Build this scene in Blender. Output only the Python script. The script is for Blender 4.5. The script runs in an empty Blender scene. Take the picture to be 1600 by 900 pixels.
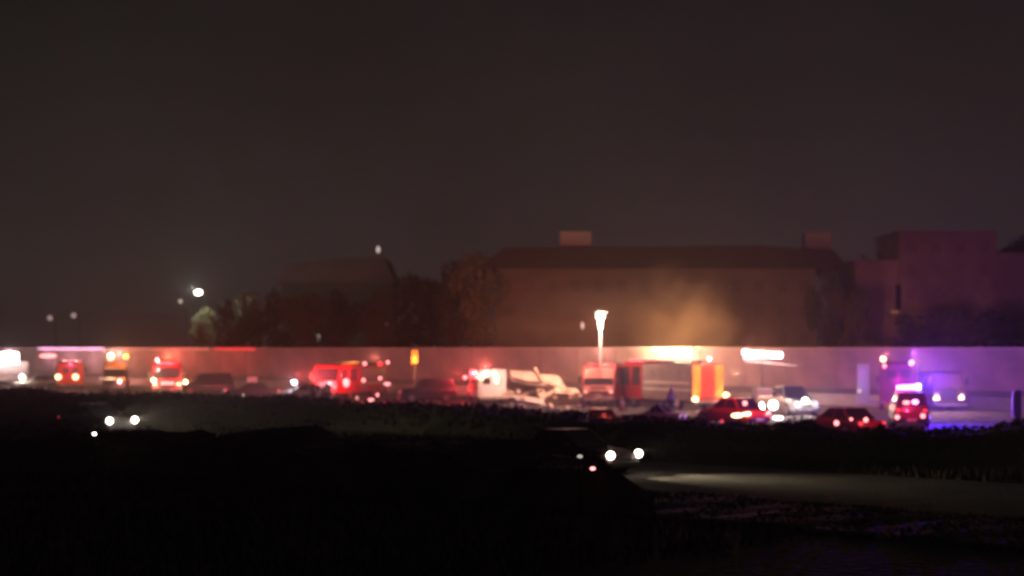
import bpy, math, random
import numpy as np
from mathutils import Vector, Matrix, noise as mn
random.seed(7); np.random.seed(7)
SC = bpy.context.scene
COL = SC.collection
# ------------------------------------------------------------------ camera, world, exposure
EYE = 4.25; FPX = 2600.0; HOR = 543.0
cam_d = bpy.data.cameras.new('camera'); cam = bpy.data.objects.new('camera', cam_d); COL.objects.link(cam)
cam.location = (0, 0, EYE); cam.rotation_euler = (math.radians(90), 0, 0)
cam_d.sensor_width = 36; cam_d.lens = 36*FPX/1600; cam_d.shift_y = (HOR-450)/1600
cam_d.clip_start = .1; cam_d.clip_end = 6000
cam_d.dof.use_dof = True; cam_d.dof.focus_distance = 16.0; cam_d.dof.aperture_fstop = 1.3   # hand-held phone zoom, focus missed
SC.camera = cam
w = bpy.data.worlds.new('World'); SC.world = w; w.use_nodes = True
nt = w.node_tree; N = nt.nodes; Lk = nt.links; bg = N['Background']
tc = N.new('ShaderNodeTexCoord'); sp = N.new('ShaderNodeSeparateXYZ'); Lk.new(tc.outputs['Generated'], sp.inputs[0])
rp = N.new('ShaderNodeValToRGB'); Lk.new(sp.outputs['Z'], rp.inputs[0])
el = rp.color_ramp.elements
el[0].position = 0.0; el[0].color = (.0330, .0235, .0240, 1)
el[1].position = 1.0; el[1].color = (.0085, .0075, .0072, 1)
for p_, c_ in ((.045, (.0305, .0225, .0225, 1)), (.09, (.0235, .0180, .0175, 1)), (.15, (.0170, .0140, .0130, 1)), (.22, (.0125, .0108, .0100, 1)), (.4, (.0110, .0095, .0090, 1))):
    e_ = el.new(p_); e_.color = c_
nz = N.new('ShaderNodeTexNoise'); nz.inputs['Scale'].default_value = 7.0; nz.inputs['Detail'].default_value = 5
Lk.new(tc.outputs['Generated'], nz.inputs['Vector'])
mr = N.new('ShaderNodeMapRange'); mr.inputs['From Min'].default_value = .3; mr.inputs['From Max'].default_value = .7
mr.inputs['To Min'].default_value = .78; mr.inputs['To Max'].default_value = 1.02
Lk.new(nz.outputs[0], mr.inputs[0]); Lk.new(mr.outputs[0], bg.inputs['Strength']); 
n2 = N.new('ShaderNodeTexNoise'); n2.inputs['Scale'].default_value = 42.0; n2.inputs['Detail'].default_value = 3; Lk.new(tc.outputs['Generated'], n2.inputs['Vector'])
mx = N.new('ShaderNodeMix'); mx.data_type = 'RGBA'; mx.blend_type = 'MULTIPLY'; mx.inputs[0].default_value = 1
tr = N.new('ShaderNodeValToRGB'); tr.color_ramp.elements[0].position = .32; tr.color_ramp.elements[0].color = (.86, .95, .88, 1); tr.color_ramp.elements[1].position = .68; tr.color_ramp.elements[1].color = (1.0, .90, .98, 1)
ax = N.new('ShaderNodeMath'); ax.operation = 'MULTIPLY_ADD'; ax.inputs[1].default_value = .55; Lk.new(sp.outputs['X'], ax.inputs[0]); Lk.new(n2.outputs[0], ax.inputs[2])
Lk.new(ax.outputs[0], tr.inputs[0]); Lk.new(rp.outputs[0], mx.inputs[6]); Lk.new(tr.outputs[0], mx.inputs[7]); Lk.new(mx.outputs[2], bg.inputs['Color'])
SC.view_settings.view_transform = 'Standard'; SC.view_settings.look = 'None'
SC.view_settings.exposure = 0; SC.view_settings.gamma = 1
SC.cycles.use_denoising = True; SC.cycles.max_bounces = 4; SC.cycles.diffuse_bounces = 2; SC.cycles.glossy_bounces = 2
SC.cycles.volume_bounces = 0; SC.cycles.sample_clamp_indirect = 0; SC.cycles.caustics_reflective = False; SC.cycles.caustics_refractive = False
SC.cycles.volume_max_steps = 64

# ------------------------------------------------------------------ helpers
def ray(px, py): return Vector(((px-800)/FPX, 1.0, -(py-HOR)/FPX))
def at(px, py, D): return Vector((0, 0, EYE)) + ray(px, py)*D
def gd(px, D): return Vector(((px-800)/FPX*D, D, 0))
W0 = Vector((60, 150, 0)); U = Vector((-.72, .694, 0)).normalized(); NR = Vector((-U.y, U.x, 0))   # the wall line, NR points to the camera side
if NR.y > 0: NR = -NR
def hw(t, p, z=0): return W0 + U*t + NR*p + Vector((0, 0, z))     # t metres along the wall, p metres out from it

MATS = {}
def mat(name, col, rough=.6, metal=0., nscale=6., var=.25, bump=.0, bscale=30., trans=0., coat=0.):
    if name in MATS: return MATS[name]
    m = bpy.data.materials.new(name); m.use_nodes = True; t = m.node_tree; b = t.nodes['Principled BSDF']
    n = t.nodes.new('ShaderNodeTexNoise'); n.inputs['Scale'].default_value = nscale; n.inputs['Detail'].default_value = 6
    g = t.nodes.new('ShaderNodeTexCoord'); t.links.new(g.outputs['Object'], n.inputs['Vector'])
    r = t.nodes.new('ShaderNodeValToRGB'); r.color_ramp.elements[0].position = .3; r.color_ramp.elements[1].position = .7
    r.color_ramp.elements[0].color = (*[c*(1-var) for c in col], 1); r.color_ramp.elements[1].color = (*[min(1, c*(1+var)) for c in col], 1)
    t.links.new(n.outputs[0], r.inputs[0]); t.links.new(r.outputs[0], b.inputs['Base Color'])
    b.inputs['Roughness'].default_value = rough; b.inputs['Metallic'].default_value = metal
    b.inputs['Coat Weight'].default_value = coat; b.inputs['Coat Roughness'].default_value = .1
    if trans: b.inputs['Transmission Weight'].default_value = trans
    if bump:
        n2 = t.nodes.new('ShaderNodeTexNoise'); n2.inputs['Scale'].default_value = bscale; t.links.new(g.outputs['Object'], n2.inputs['Vector'])
        bp = t.nodes.new('ShaderNodeBump'); bp.inputs['Strength'].default_value = bump; bp.inputs['Distance'].default_value = .05
        t.links.new(n2.outputs[0], bp.inputs['Height']); t.links.new(bp.outputs[0], b.inputs['Normal'])
    MATS[name] = m; return m
def glow(name, col, s):
    if name in MATS: return MATS[name]
    m = bpy.data.materials.new(name); m.use_nodes = True; t = m.node_tree; b = t.nodes['Principled BSDF']
    b.inputs['Base Color'].default_value = (*[min(.8, c) for c in col], 1); b.inputs['Roughness'].default_value = .3
    b.inputs['Emission Color'].default_value = (*col, 1); b.inputs['Emission Strength'].default_value = s
    MATS[name] = m; return m
class MB:
    def __init__(s): s.v = []; s.f = []
    def add(s, vs, fs):
        k = len(s.v); s.v += [tuple(v) for v in vs]; s.f += [tuple(i+k for i in f) for f in fs]; return s
    def box(s, x0, x1, y0, y1, z0, z1):
        return s.add([(x, y, z) for z in (z0, z1) for y in (y0, y1) for x in (x0, x1)],
                     [(0, 2, 3, 1), (4, 5, 7, 6), (0, 1, 5, 4), (2, 6, 7, 3), (0, 4, 6, 2), (1, 3, 7, 5)])
    def prism(s, prof, y0, y1, inset=None):     # side profile [(x,z)] swept across y; inset(z) narrows it
        n = len(prof); f_ = inset or (lambda z: 0)
        vs = [(x, y0+f_(z), z) for x, z in prof]+[(x, y1-f_(z), z) for x, z in prof]
        return s.add(vs, [tuple(range(n)), tuple(reversed(range(n, 2*n)))]+[(i, i+n, (i+1) % n+n, (i+1) % n) for i in range(n)])
    def slab(s, pts, t):                         # polygon given thickness along its normal
        p = [Vector(q) for q in pts]; n = (p[1]-p[0]).cross(p[2]-p[0]).normalized()*t; k = len(p)
        return s.add(p+[q+n for q in p], [tuple(reversed(range(k))), tuple(range(k, 2*k))]+[(i, (i+1) % k, (i+1) % k+k, i+k) for i in range(k)])
    def tube(s, a, b, r, r2=None, n=8):
        a = Vector(a); b = Vector(b); r2 = r if r2 is None else r2; d = (b-a).normalized()
        x = d.orthogonal().normalized(); y = d.cross(x)
        vs = [a+(x*math.cos(6.28318*i/n)+y*math.sin(6.28318*i/n))*r for i in range(n)]+[b+(x*math.cos(6.28318*i/n)+y*math.sin(6.28318*i/n))*r2 for i in range(n)]
        return s.add(vs, [(i, (i+1) % n, (i+1) % n+n, i+n) for i in range(n)]+[tuple(reversed(range(n))), tuple(range(n, 2*n))])
    def ball(s, c, rx, ry, rz, n=10, m=6):
        vs = [(c[0], c[1], c[2]-rz)]
        for j in range(1, m):
            a = math.pi*j/m-math.pi/2
            vs += [(c[0]+rx*math.cos(a)*math.cos(6.28318*i/n), c[1]+ry*math.cos(a)*math.sin(6.28318*i/n), c[2]+rz*math.sin(a)) for i in range(n)]
        vs.append((c[0], c[1], c[2]+rz)); L = len(vs)-1
        fs = [(0, 1+(i+1) % n, 1+i) for i in range(n)]
        for j in range(m-2): fs += [(1+j*n+i, 1+j*n+(i+1) % n, 1+(j+1)*n+(i+1) % n, 1+(j+1)*n+i) for i in range(n)]
        fs += [(L-n+i, L-n+(i+1) % n, L) for i in range(n)]
        return s.add(vs, fs)
    def go(s, name, m, parent=None, smooth=False, bevel=0, loc=None, **props):
        me = bpy.data.meshes.new(name); me.from_pydata(s.v, [], s.f); me.update()
        if smooth: me.polygons.foreach_set('use_smooth', [True]*len(me.polygons))
        me.materials.append(m)
        o = bpy.data.objects.new(name, me); COL.objects.link(o)
        if parent: o.parent = parent
        if loc is not None: o.location = loc
        if bevel:
            b = o.modifiers.new('bevel', 'BEVEL'); b.width = bevel; b.segments = 2; b.limit_method = 'ANGLE'
        for k, v_ in props.items(): o[k] = v_
        return o
def thing(name, label, cat, loc, rz=0, group=None):
    o = bpy.data.objects.new(name, None); COL.objects.link(o); o.location = loc; o.rotation_euler = (0, 0, rz)
    o.empty_display_size = .2
    o['label'] = label; o['category'] = cat
    if group: o['group'] = group
    return o
def tag(o, label, cat, group=None, kind=None):
    o['label'] = label; o['category'] = cat
    if group: o['group'] = group
    if kind: o['kind'] = kind
    return o
def on_plane(t, px, py, axis, val):              # where the sight line px,py meets the plane local[axis]=val of thing t
    R = Matrix.Rotation(-t.rotation_euler.z, 4, 'Z')
    o = R @ (Vector((0, 0, EYE))-Vector(t.location)); d = R @ ray(px, py)
    k = (val-o[axis])/d[axis]; return o+d*k
def light(parent, loc, col, W, target=None, ang=100, blend=.6):
    ld = bpy.data.lights.new('light', 'SPOT' if target is not None else 'POINT')
    ld.color = col; ld.energy = W; ld.shadow_soft_size = 0.0
    o = bpy.data.objects.new('lamp_or_fill_light', ld); COL.objects.link(o)  # carries the lamps' output and also fill lights added without a lamp
    if parent: o.parent = parent
    o.location = loc
    if target is not None:
        ld.spot_size = math.radians(ang); ld.spot_blend = blend
        o.rotation_euler = Vector(target).to_track_quat('-Z', 'Y').to_euler()
    return o
WHITE = (1, .86, .72); WARM = (1, .66, .38); RED = (1, .05, .06); AMBER = (1, .30, .04); BLUE = (.22, .16, 1); MAG = (1, .12, .75); COOL = (.85, .9, 1)
G_WHITE = glow('lamp_white', WHITE, 9); G_WARM = glow('lamp_warm', (1, .62, .3), 6); G_RED = glow('lamp_red', (1, .07, .09), 8)
G_PINK = glow('lamp_pink', (1, .30, .30), 3.5); G_AMBER = glow('lamp_amber', (1, .42, .08), 4); G_BLUE = glow('lamp_blue', (.25, .12, 1), 7)
G_MAG = glow('lamp_magenta', (1, .35, 1), 5); G_COOL = glow('lamp_cool', (.8, .85, 1), 7); G_DIMRED = glow('lamp_dim_red', (1, .05, .07), 1.6)
G_DIM = glow('lamp_dim', (1, .9, .8), .55); G_FAINT = glow('lamp_faint', (1, .9, .85), .16)
GLS = {'w': G_WHITE, 'y': G_WARM, 'r': G_RED, 'p': G_PINK, 'a': G_AMBER, 'b': G_BLUE, 'm': G_MAG, 'c': G_COOL, 'd': G_DIMRED, 'dim': G_DIM, 'faint': G_FAINT}
RGB = {'w': WHITE, 'y': WARM, 'r': RED, 'p': (1, .35, .3), 'a': AMBER, 'b': BLUE, 'm': MAG, 'c': COOL, 'd': RED}
def lamp(parent, loc, g='w', r=(.1, .1, .1), W=0, off=(0, 0, 0), name='lamp', spot=None, ang=100, label=None):
    if isinstance(r, (int, float)): r = (r, r, r)
    o = MB().ball((0, 0, 0), *r).go(name, GLS[g], parent, smooth=True, loc=loc)
    if label: o['label'] = label
    if W: light(parent, Vector(loc)+Vector(off), RGB[g], W, spot, ang)
    return o
# materials
M_ASPH = mat('asphalt', (.055, .053, .05), .85, nscale=.6, var=.25, bump=.4, bscale=8)
M_GROUND = mat('dry_ground', (.055, .047, .034), .95, nscale=.35, var=.4, bump=.8, bscale=3)
M_CONC = mat('wall_concrete', (.30, .225, .19), .9, nscale=.35, var=.5, bump=.3, bscale=5)
M_CONC2 = mat('wall_cap_concrete', (.55, .48, .43), .8, nscale=.5, var=.15)
M_BARR = mat('barrier_concrete', (.26, .24, .23), .85, nscale=1, var=.2)
M_PAINTL = mat('road_paint', (.6, .58, .5), .7, nscale=2, var=.3)
M_GLASS = mat('dark_glass', (.03, .032, .036), .08, nscale=2, var=.1)
M_TYRE = mat('tyre_rubber', (.02, .02, .02), .85)
M_RIM = mat('rim_metal', (.4, .4, .42), .35, .9)
M_CHROME = mat('chrome', (.6, .6, .62), .2, .9, var=.05)
M_BLK = mat('black_plastic', (.025, .025, .027), .5)
M_ALU = mat('aluminium_shutter', (.34, .33, .33), .45, .5, nscale=3, var=.15)
M_RED = mat('red_paint', (.36, .022, .02), .35, nscale=2, var=.12, coat=.4)
M_WHITEP = mat('white_paint', (.72, .70, .67), .35, nscale=2, var=.06, coat=.3)
M_YEL = mat('yellow_reflective', (.72, .33, .03), .45, nscale=4, var=.12)
M_REDREF = mat('red_reflective', (.62, .045, .02), .45, nscale=4, var=.12)
M_GREYP = mat('grey_paint', (.28, .26, .25), .4, nscale=2, var=.1, coat=.3)
M_DARKP = mat('dark_paint', (.045, .04, .045), .3, nscale=2, var=.1, coat=.5)
M_SILVER = mat('silver_paint', (.5, .49, .47), .3, .3, nscale=2, var=.08, coat=.3)
M_BROWN = mat('brown_paint', (.16, .07, .035), .45, nscale=2, var=.15)
M_STRIPE = mat('pale_stripe', (.6, .55, .5), .4)
M_STEEL = mat('galvanised_steel', (.45, .44, .42), .4, .7, nscale=5, var=.2)
M_BARK = mat('bark', (.05, .04, .03), .9, nscale=8, var=.4)
M_LEAF = mat('leaf_dark', (.03, .04, .018), .8, nscale=.6, var=.45)
M_LEAF2 = mat('leaf_olive', (.075, .075, .036), .8, nscale=.6, var=.45)
M_BRUSH = mat('brush_leaf', (.05, .046, .026), .85, nscale=.5, var=.5)
M_FAC = mat('facade_stucco', (.085, .075, .065), .85, nscale=.15, var=.2)
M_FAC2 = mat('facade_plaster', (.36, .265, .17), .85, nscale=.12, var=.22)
M_ROOF = mat('dark_roofing', (.018, .015, .015), .85, nscale=.3, var=.3)
M_ROOFG = mat('grey_roofing', (.10, .10, .10), .8, nscale=.3, var=.15)
M_VEST = mat('reflective_vest', (.75, .62, .45), .6)
M_CLOTH = mat('dark_clothing', (.05, .05, .065), .85)
M_SKIN = mat('skin', (.45, .28, .2), .6)
M_ORANGE = mat('orange_plastic', (.7, .25, .14), .5)

# ------------------------------------------------------------------ setting
def strip(name, t0, t1, p0, p1, z, m, n=60, zf=None):
    b = MB(); vs = []
    for i in range(n+1):
        t = t0+(t1-t0)*i/n
        for p in (p0, p1): q = hw(t, p); vs.append((q.x, q.y, z))
    b.add(vs, [(2*i, 2*i+1, 2*i+3, 2*i+2) for i in range(n)])
    o = b.go(name, m); o['kind'] = 'structure'; return o
gb = MB(); S = 1500
gb.add([(-S, -60, 0), (S, -60, 0), (S, 2200, 0), (-S, 2200, 0)], [(0, 1, 2, 3)]); g_ = gb.go('ground', M_GROUND); g_['kind'] = 'structure'
strip('highway', -60, 420, 2, 86, .004, M_ASPH)
strip('frontage_road', -80, 420, 101.5, 111, .004, mat('worn_road', (.12, .108, .085), .9, nscale=.5, var=.3, bump=.6, bscale=6))
b = MB()
for p in (5, 41, 49, 84.5):
    for t in range(-50, 400, 10):
        a, c, d, e = hw(t, p-.06), hw(t, p+.06), hw(t+9.99, p+.06), hw(t+9.99, p-.06)
        b.add([(q.x, q.y, .009) for q in (a, c, d, e)], [(0, 1, 2, 3)])
for p in [8.7+3.7*i for i in range(9)]+[52.7+3.7*i for i in range(9)]:
    for t in range(-50, 400, 12):
        a, c, d, e = hw(t, p-.06), hw(t, p+.06), hw(t+3, p+.06), hw(t+3, p-.06)
        b.add([(q.x, q.y, .009) for q in (a, c, d, e)], [(0, 1, 2, 3)])
o = b.go('road_marking', M_PAINTL); o['kind'] = 'structure'
# sound wall: every precast panel, post and cap a part
wall = thing('sound_wall', 'long concrete sound wall behind the highway lit red, pink and purple', 'wall', W0, math.atan2(U.y, U.x))
pm = MB().box(.13, 5.87, -.08, .08, 0, 4.1)
for zz in (1.35, 2.7): pm.box(.16, 5.84, -.10, -.078, zz, zz+.06)
for k in range(-14, 62):
    j = .015*random.random()
    if k == -14:
        p0 = pm.go('wall_panel', M_CONC, wall); pmesh = p0.data
        c0 = MB().box(-.01, 5.99, -.2, .2, 4.1, 4.27).go('wall_cap', M_CONC2, wall); q0 = MB().box(-.14, .14, -.17, .17, 0, 4.098).go('wall_post', M_CONC, wall)
        P = (p0, c0, q0)
    else:
        P = tuple(x.copy() for x in (p0, c0, q0))
        for x in P: COL.objects.link(x)
    for x in P: x.location = (k*6, 0 if x is not P[0] else j, 0)
# median barrier, jersey segments
bar = thing('median_barrier', 'low concrete median barrier running along the empty far lanes of the highway', 'barrier', hw(0, 45), math.atan2(U.y, U.x))
prof = [(-.3, 0), (.3, 0), (.28, .1), (.12, .35), (.08, .85), (-.08, .85), (-.12, .35), (-.28, .1)]
sm = MB(); n_ = len(prof); sm.add([(x, y, z) for x in (0.01, 5.97) for y, z in prof], [tuple(range(n_)), tuple(reversed(range(n_, 2*n_)))]+[(i, i+n_, (i+1) % n_+n_, (i+1) % n_) for i in range(n_)])
s0 = sm.go('barrier_segment', M_BARR, bar)
for k in range(-8, 50):
    x = s0 if k == -8 else s0.copy()
    if k > -8: COL.objects.link(x)
    x.location = (k*6, 0, 0)

# ------------------------------------------------------------------ vehicles
def wheel(parent, x, y, r, wdt):
    s = 1 if y > 0 else -1
    o = MB().tube((0, -wdt/2, 0), (0, wdt/2, 0), r, n=20).go('wheel', M_TYRE, parent, loc=(x, y, r), bevel=.02)
    MB().tube((0, s*wdt/2, 0), (0, s*(wdt/2+.015), 0), r*.62, n=16).go('rim', M_RIM, o)
    MB().tube((0, s*(wdt/2+.015), 0), (0, s*(wdt/2+.05), 0), r*.18, n=8).go('hub', M_CHROME, o)
def car(label, cat, loc, rz, paint, L=4.6, Wd=1.8, H=1.45, style='sedan', heads=None, tails=None, name='parked_car', W=0, group=None, tailW=0):
    t = thing(name, label, cat, loc, rz, group); h = Wd/2; zb = H*.62 if style != 'sedan' else H*.64
    x0, x1 = -L/2, L/2
    if style == 'sedan': st = [(x0, .86, .62), (x0+.12, .95, .93), (x0+.9, 1, .98), (x0+1.2, 1, 1), (x1-1.5, 1, .97), (x1-.5, .97, .86), (x1-.12, .9, .72), (x1, .82, .58)]
    else: st = [(x0, .9, .75), (x0+.08, .97, 1), (x0+.6, 1, 1), (x1-1.3, 1, 1), (x1-.4, .97, .93), (x1-.1, .93, .82), (x1, .86, .65)]
    vs = []; k = 8
    for x, wf, zf in st:
        W_ = h*wf; zt = zb*zf
        vs += [(x, -W_*.9, .22), (x, -W_, .38), (x, -W_, zt*.78), (x, -W_*.9, zt), (x, W_*.9, zt), (x, W_, zt*.78), (x, W_, .38), (x, W_*.9, .22)]
    fs = [tuple(range(k)), tuple(reversed(range(len(vs)-k, len(vs))))]
    for s in range(len(st)-1):
        fs += [(s*k+i, (s+1)*k+i, (s+1)*k+(i+1) % k, s*k+(i+1) % k) for i in range(k)]
    MB().add(vs, fs).go('body', paint, t, bevel=.03)
    if style == 'sedan': gb_, gt = (x0+.75, x1-1.35), (x0+1.35, x1-2.15)
    elif style == 'pickup': gb_, gt = (x0+1.9, x1-1.3), (x0+2.0, x1-2.0)
    else: gb_, gt = (x0+.1, x1-1.15), (x0+.35, x1-1.8)
    hb, ht = h*.9, h*.72; z0 = zb-.02
    A = [(gb_[0], -hb, z0), (gb_[1], -hb, z0), (gb_[1], hb, z0), (gb_[0], hb, z0), (gt[0], -ht, H), (gt[1], -ht, H), (gt[1], ht, H), (gt[0], ht, H)]
    MB().add(A, [(3, 2, 1, 0), (4, 5, 6, 7), (0, 1, 5, 4), (1, 2, 6, 5), (2, 3, 7, 6), (3, 0, 4, 7)]).go('cabin', paint, t, bevel=.04)
    def glass(nm, a, b_, c, d, m=.06, parent=t):
        pts = [Vector(A[i]) for i in (a, b_, c, d)]; cen = sum(pts, Vector())/4
        MB().slab([cen+(p-cen)*(1-m*2) for p in pts], .012).go(nm, M_GLASS, t)
    glass('windshield', 1, 2, 6, 5); glass('rear_window', 3, 0, 4, 7)
    for sgn, (a, b_, c, d) in ((-1, (0, 1, 5, 4)), (1, (2, 3, 7, 6))):
        P0, P1, P2, P3 = [Vector(A[i]) for i in (a, b_, c, d)]
        for u0, u1 in ((.07, .47), (.52, .93)):
            q = [P0.lerp(P1, u0).lerp(P3.lerp(P2, u0), .1), P0.lerp(P1, u1).lerp(P3.lerp(P2, u1), .1), P0.lerp(P1, u1).lerp(P3.lerp(P2, u1), .9), P0.lerp(P1, u0).lerp(P3.lerp(P2, u0), .9)]
            MB().slab(q, .012).go('side_window', M_GLASS, t)
        for xd in (x0+1.25, x0+2.3):
            dd = MB().box(xd, xd+1.0, sgn*h-.006, sgn*h+.008, .42, zb*.76).go('door', paint, t)
            MB().box(xd+.1, xd+.25, sgn*(h+.02)-.012, sgn*(h+.02)+.012, zb*.66, zb*.70).go('door_handle', M_CHROME, dd)
        MB().ball((0, 0, 0), .1, .1, .07).go('mirror', paint, t, loc=(gb_[1]-.35, sgn*(h+.1), zb+.06))
    r = .33 if style == 'sedan' else .38
    for x in (x0+.85, x1-.85):
        for y in (-h+.09, h-.09): wheel(t, x, y, r, .22)
    MB().box(x1-.06, x1+.07, -h*.8, h*.8, .28, .45).go('bumper', M_BLK, t, bevel=.02)
    MB().box(x0-.07, x0+.06, -h*.8, h*.8, .28, .5).go('bumper', M_BLK, t, bevel=.02)
    MB().box(x1-.02, x1+.02, -h*.4, h*.4, .5, zb*.65).go('grille', M_BLK, t)
    MB().box(x0-.085, x0-.07, -.25, .25, .34, .46).go('number_plate', M_WHITEP, t)
    for s in (-1, 1):
        lamp(t, (x1-.05, s*h*.68, zb*.68), heads or 'faint', (.07, .14, .09), name='headlight', W=W if heads else 0, off=(.25, 0, 0), spot=(1, 0, -.06), ang=70)
        lamp(t, (x0+.03, s*h*.74, zb*.78), tails or 'd', (.05, .13, .08), name='taillight', W=tailW, off=(-.2, 0, 0))
    return t
def light_bar(t, x, y, z, wdt, cols, W=0, up=.25, tall=.09, spot=None):
    bb = MB().box(x-.16, x+.16, y-wdt/2, y+wdt/2, z, z+.05).go('light_bar', M_BLK, t)
    n = len(cols)
    for i, c in enumerate(cols):
        yy = y-wdt/2+wdt*(i+.5)/n
        o = MB().box(-.13, .13, -wdt/n*.47, wdt/n*.47, 0, tall).go('lamp', GLS[c], bb, loc=(x, yy, z+.052), bevel=.02)
        if W: light(t, (x, yy, z+.05+up), RGB[c], W, spot, 140)
    return bb
def engine(label, loc, rz, L=9.0, Wd=2.5, H=3.1, paint=M_RED, rear='red', bars=None, name='fire_engine', front='faint', cat='fire engine', Wbar=0, side=M_ALU, stripe=True, ladder=True):
    # local x forward, 0 = rear face
    t = thing(name, label, cat, loc, rz); h = Wd/2; xc = L-3.0
    MB().prism([(xc, .55), (L-.1, .55), (L, .8), (L-.03, 1.55), (L-.42, H-.35), (L-.6, H-.22), (xc, H-.22)], -h, h).go('cab', paint, t, bevel=.06)
    MB().slab([(L+.0, -h*.88, 1.6), (L+.0, h*.88, 1.6), (L-.37, h*.86, H-.5), (L-.37, -h*.86, H-.5)], .015).go('windshield', M_GLASS, t)
    for s in (-1, 1):
        for xa in (xc+.25, xc+1.6):
            d = MB().box(xa, xa+1.0, s*h-.012, s*h+.012, .7, 1.5).go('door', paint, t)
            MB().box(xa+.1, xa+.3, s*(h+.03)-.02, s*(h+.03)+.02, 1.35, 1.4).go('door_handle', M_CHROME, d)
            MB().box(xa, xa+.95, s*h-.01, s*h+.016, 1.6, H-.55).go('side_window', M_GLASS, t)
        MB().box(L-.25, L-.1, s*(h+.18)-.1, s*(h+.18)+.1, 1.7, 2.2).go('mirror', M_BLK, t)
    MB().box(L, L+.45, -h, h, .45, .75).go('front_bumper', M_CHROME, t, bevel=.04)
    g = MB().box(L+.0, L+.04, -h*.5, h*.5, .85, 1.45).go('grille', M_CHROME, t)
    for i in range(5): MB().box(L+.04, L+.055, -h*.48, h*.48, .9+i*.11, .95+i*.11).go('grille_slat', M_BLK, g)
    for s in (-1, 1): lamp(t, (L+.06, s*h*.78, 1.08), front, (.06, .2, .12), name='headlight')
    # body
    MB().box(0, xc-.06, -h, h, .62, H-.32).go('body', paint if rear != 'alu' else side, t, bevel=.04)
    MB().box(.3, L-.5, -h*.45, h*.45, .42, .62).go('chassis', M_BLK, t)
    xs = np.linspace(.25, xc-.45, 5)
    for s in (-1, 1):
        for i in range(4):
            za = .8 if i not in (1, 2) else 1.45
            rs = MB().box(xs[i]+.04, xs[i+1]-.04, s*h-.01, s*h+.02, za, H-.55)
            o = rs.go('roll_up_door', side, t)
            MB().box(xs[i]+.3, xs[i+1]-.3, s*(h+.03)-.015, s*(h+.03)+.015, za+.1, za+.14).go('door_handle', M_CHROME, o)
        if stripe:
            MB().box(.15, xc-.2, s*(h+.03)-.006, s*(h+.03)+.008, 1.28, 1.42).go('stripe', M_STRIPE, t)
    if rear == 'chevron':
        MB().box(-.03, -.002, -h*.98, -h*.46, .85, H-.4).go('rear_panel', M_YEL, t, label='yellow reflective rear panel')
        MB().box(-.03, -.002, h*.46, h*.98, .85, H-.4).go('rear_panel', M_YEL, t, label='yellow reflective rear panel')
        MB().box(-.045, -.002, -h*.45, h*.45, .95, H-.45).go('rear_door', M_REDREF, t, label='bright red rear roll-up door')
        for i in range(8): MB().box(-.055, -.046, -h*.44, h*.44, 1.05+i*.2, 1.09+i*.2).go('door_slat', M_REDREF, t)
    elif rear == 'box':
        for s in (-1, 1):
            d = MB().box(-.03, -.002, min(s*.02, s*h*.75), max(s*.02, s*h*.75), .85, H-.5).go('rear_door', paint, t)
            MB().box(-.036, -.03, min(s*.15, s*h*.6), max(s*.15, s*h*.6), H-1.3, H-.75).go('rear_window', M_BLK, d)
    else:
        MB().box(-.03, -.002, -h*.5, h*.5, .95, H-.5).go('rear_door', side, t)
        MB().box(-.03, -.002, -h*.95, -h*.55, .9, H-.45).go('rear_panel', M_YEL, t); MB().box(-.03, -.002, h*.55, h*.95, .9, H-.45).go('rear_panel', M_YEL, t)
    MB().box(-.35, -.04, -h*.95, h*.95, .5, .62).go('rear_step', M_ALU, t, bevel=.02)
    if ladder:
        ld = MB()
        for y in (-.75, -.3): ld.box(.4, L-1.0, y-.03, y+.03, H-.15, H-.05)
        for i in range(18): ld.box(.6+i*(L-1.8)/18, .64+i*(L-1.8)/18, -.72, -.33, H-.13, H-.08)
        ld.go('ladder', M_CHROME, t)
        MB().box(.5, xc-.4, .15, h-.1, H-.32, H-.1).go('hose_cover', M_BLK, t, bevel=.03)
        for y in (-h+.05, h-.05): MB().tube((.1, y, H-.2), (xc-.2, y, H-.2), .025).go('roof_rail', M_CHROME, t)
    for x in (1.9, L-1.9):
        for y in (-h+.16, h-.16): wheel(t, x, y, .5, .3)
    if bars: light_bar(t, L-1.2, 0, H-.22, Wd*.8, bars, Wbar)
    return t
def headpix(h):   # heading angle from degrees left of the view axis (0 = driving away)
    return math.radians(90+h)

# 1 truck at the left edge with a floodlight bank
t = engine('white rescue truck with a blinding floodlight bank at the left edge of the highway', gd(44, 182), math.radians(197), L=8, H=3.0, paint=M_WHITEP, rear='alu', name='rescue_truck', cat='rescue truck', ladder=False, side=M_WHITEP, stripe=True)
fb = MB().box(.95, 4.1, 1.15, 1.28, 2.35, 3.75).go('floodlight_bank', M_BLK, t)
for i in range(6): MB().box(1.0+i*.51, 1.48+i*.51, 1.28, 1.33, 2.42, 3.68).go('flood_lamp', G_WHITE, fb)
light(t, (2.8, 2.6, 3.6), (1, .5, .5), 500); light(t, (2.0, 1.9, 4.2), (1, .8, .8), 1100);
# 2 pale sedan
t = car('pale sedan with one white headlight in front of the blinding floodlights', 'car', gd(60, 168), math.radians(188), M_SILVER, heads='dim')
lamp(t, on_plane(t, 35, 590, 1, .3), 'w', .28, W=700, off=(0, .4, .2), name='headlight')
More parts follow.
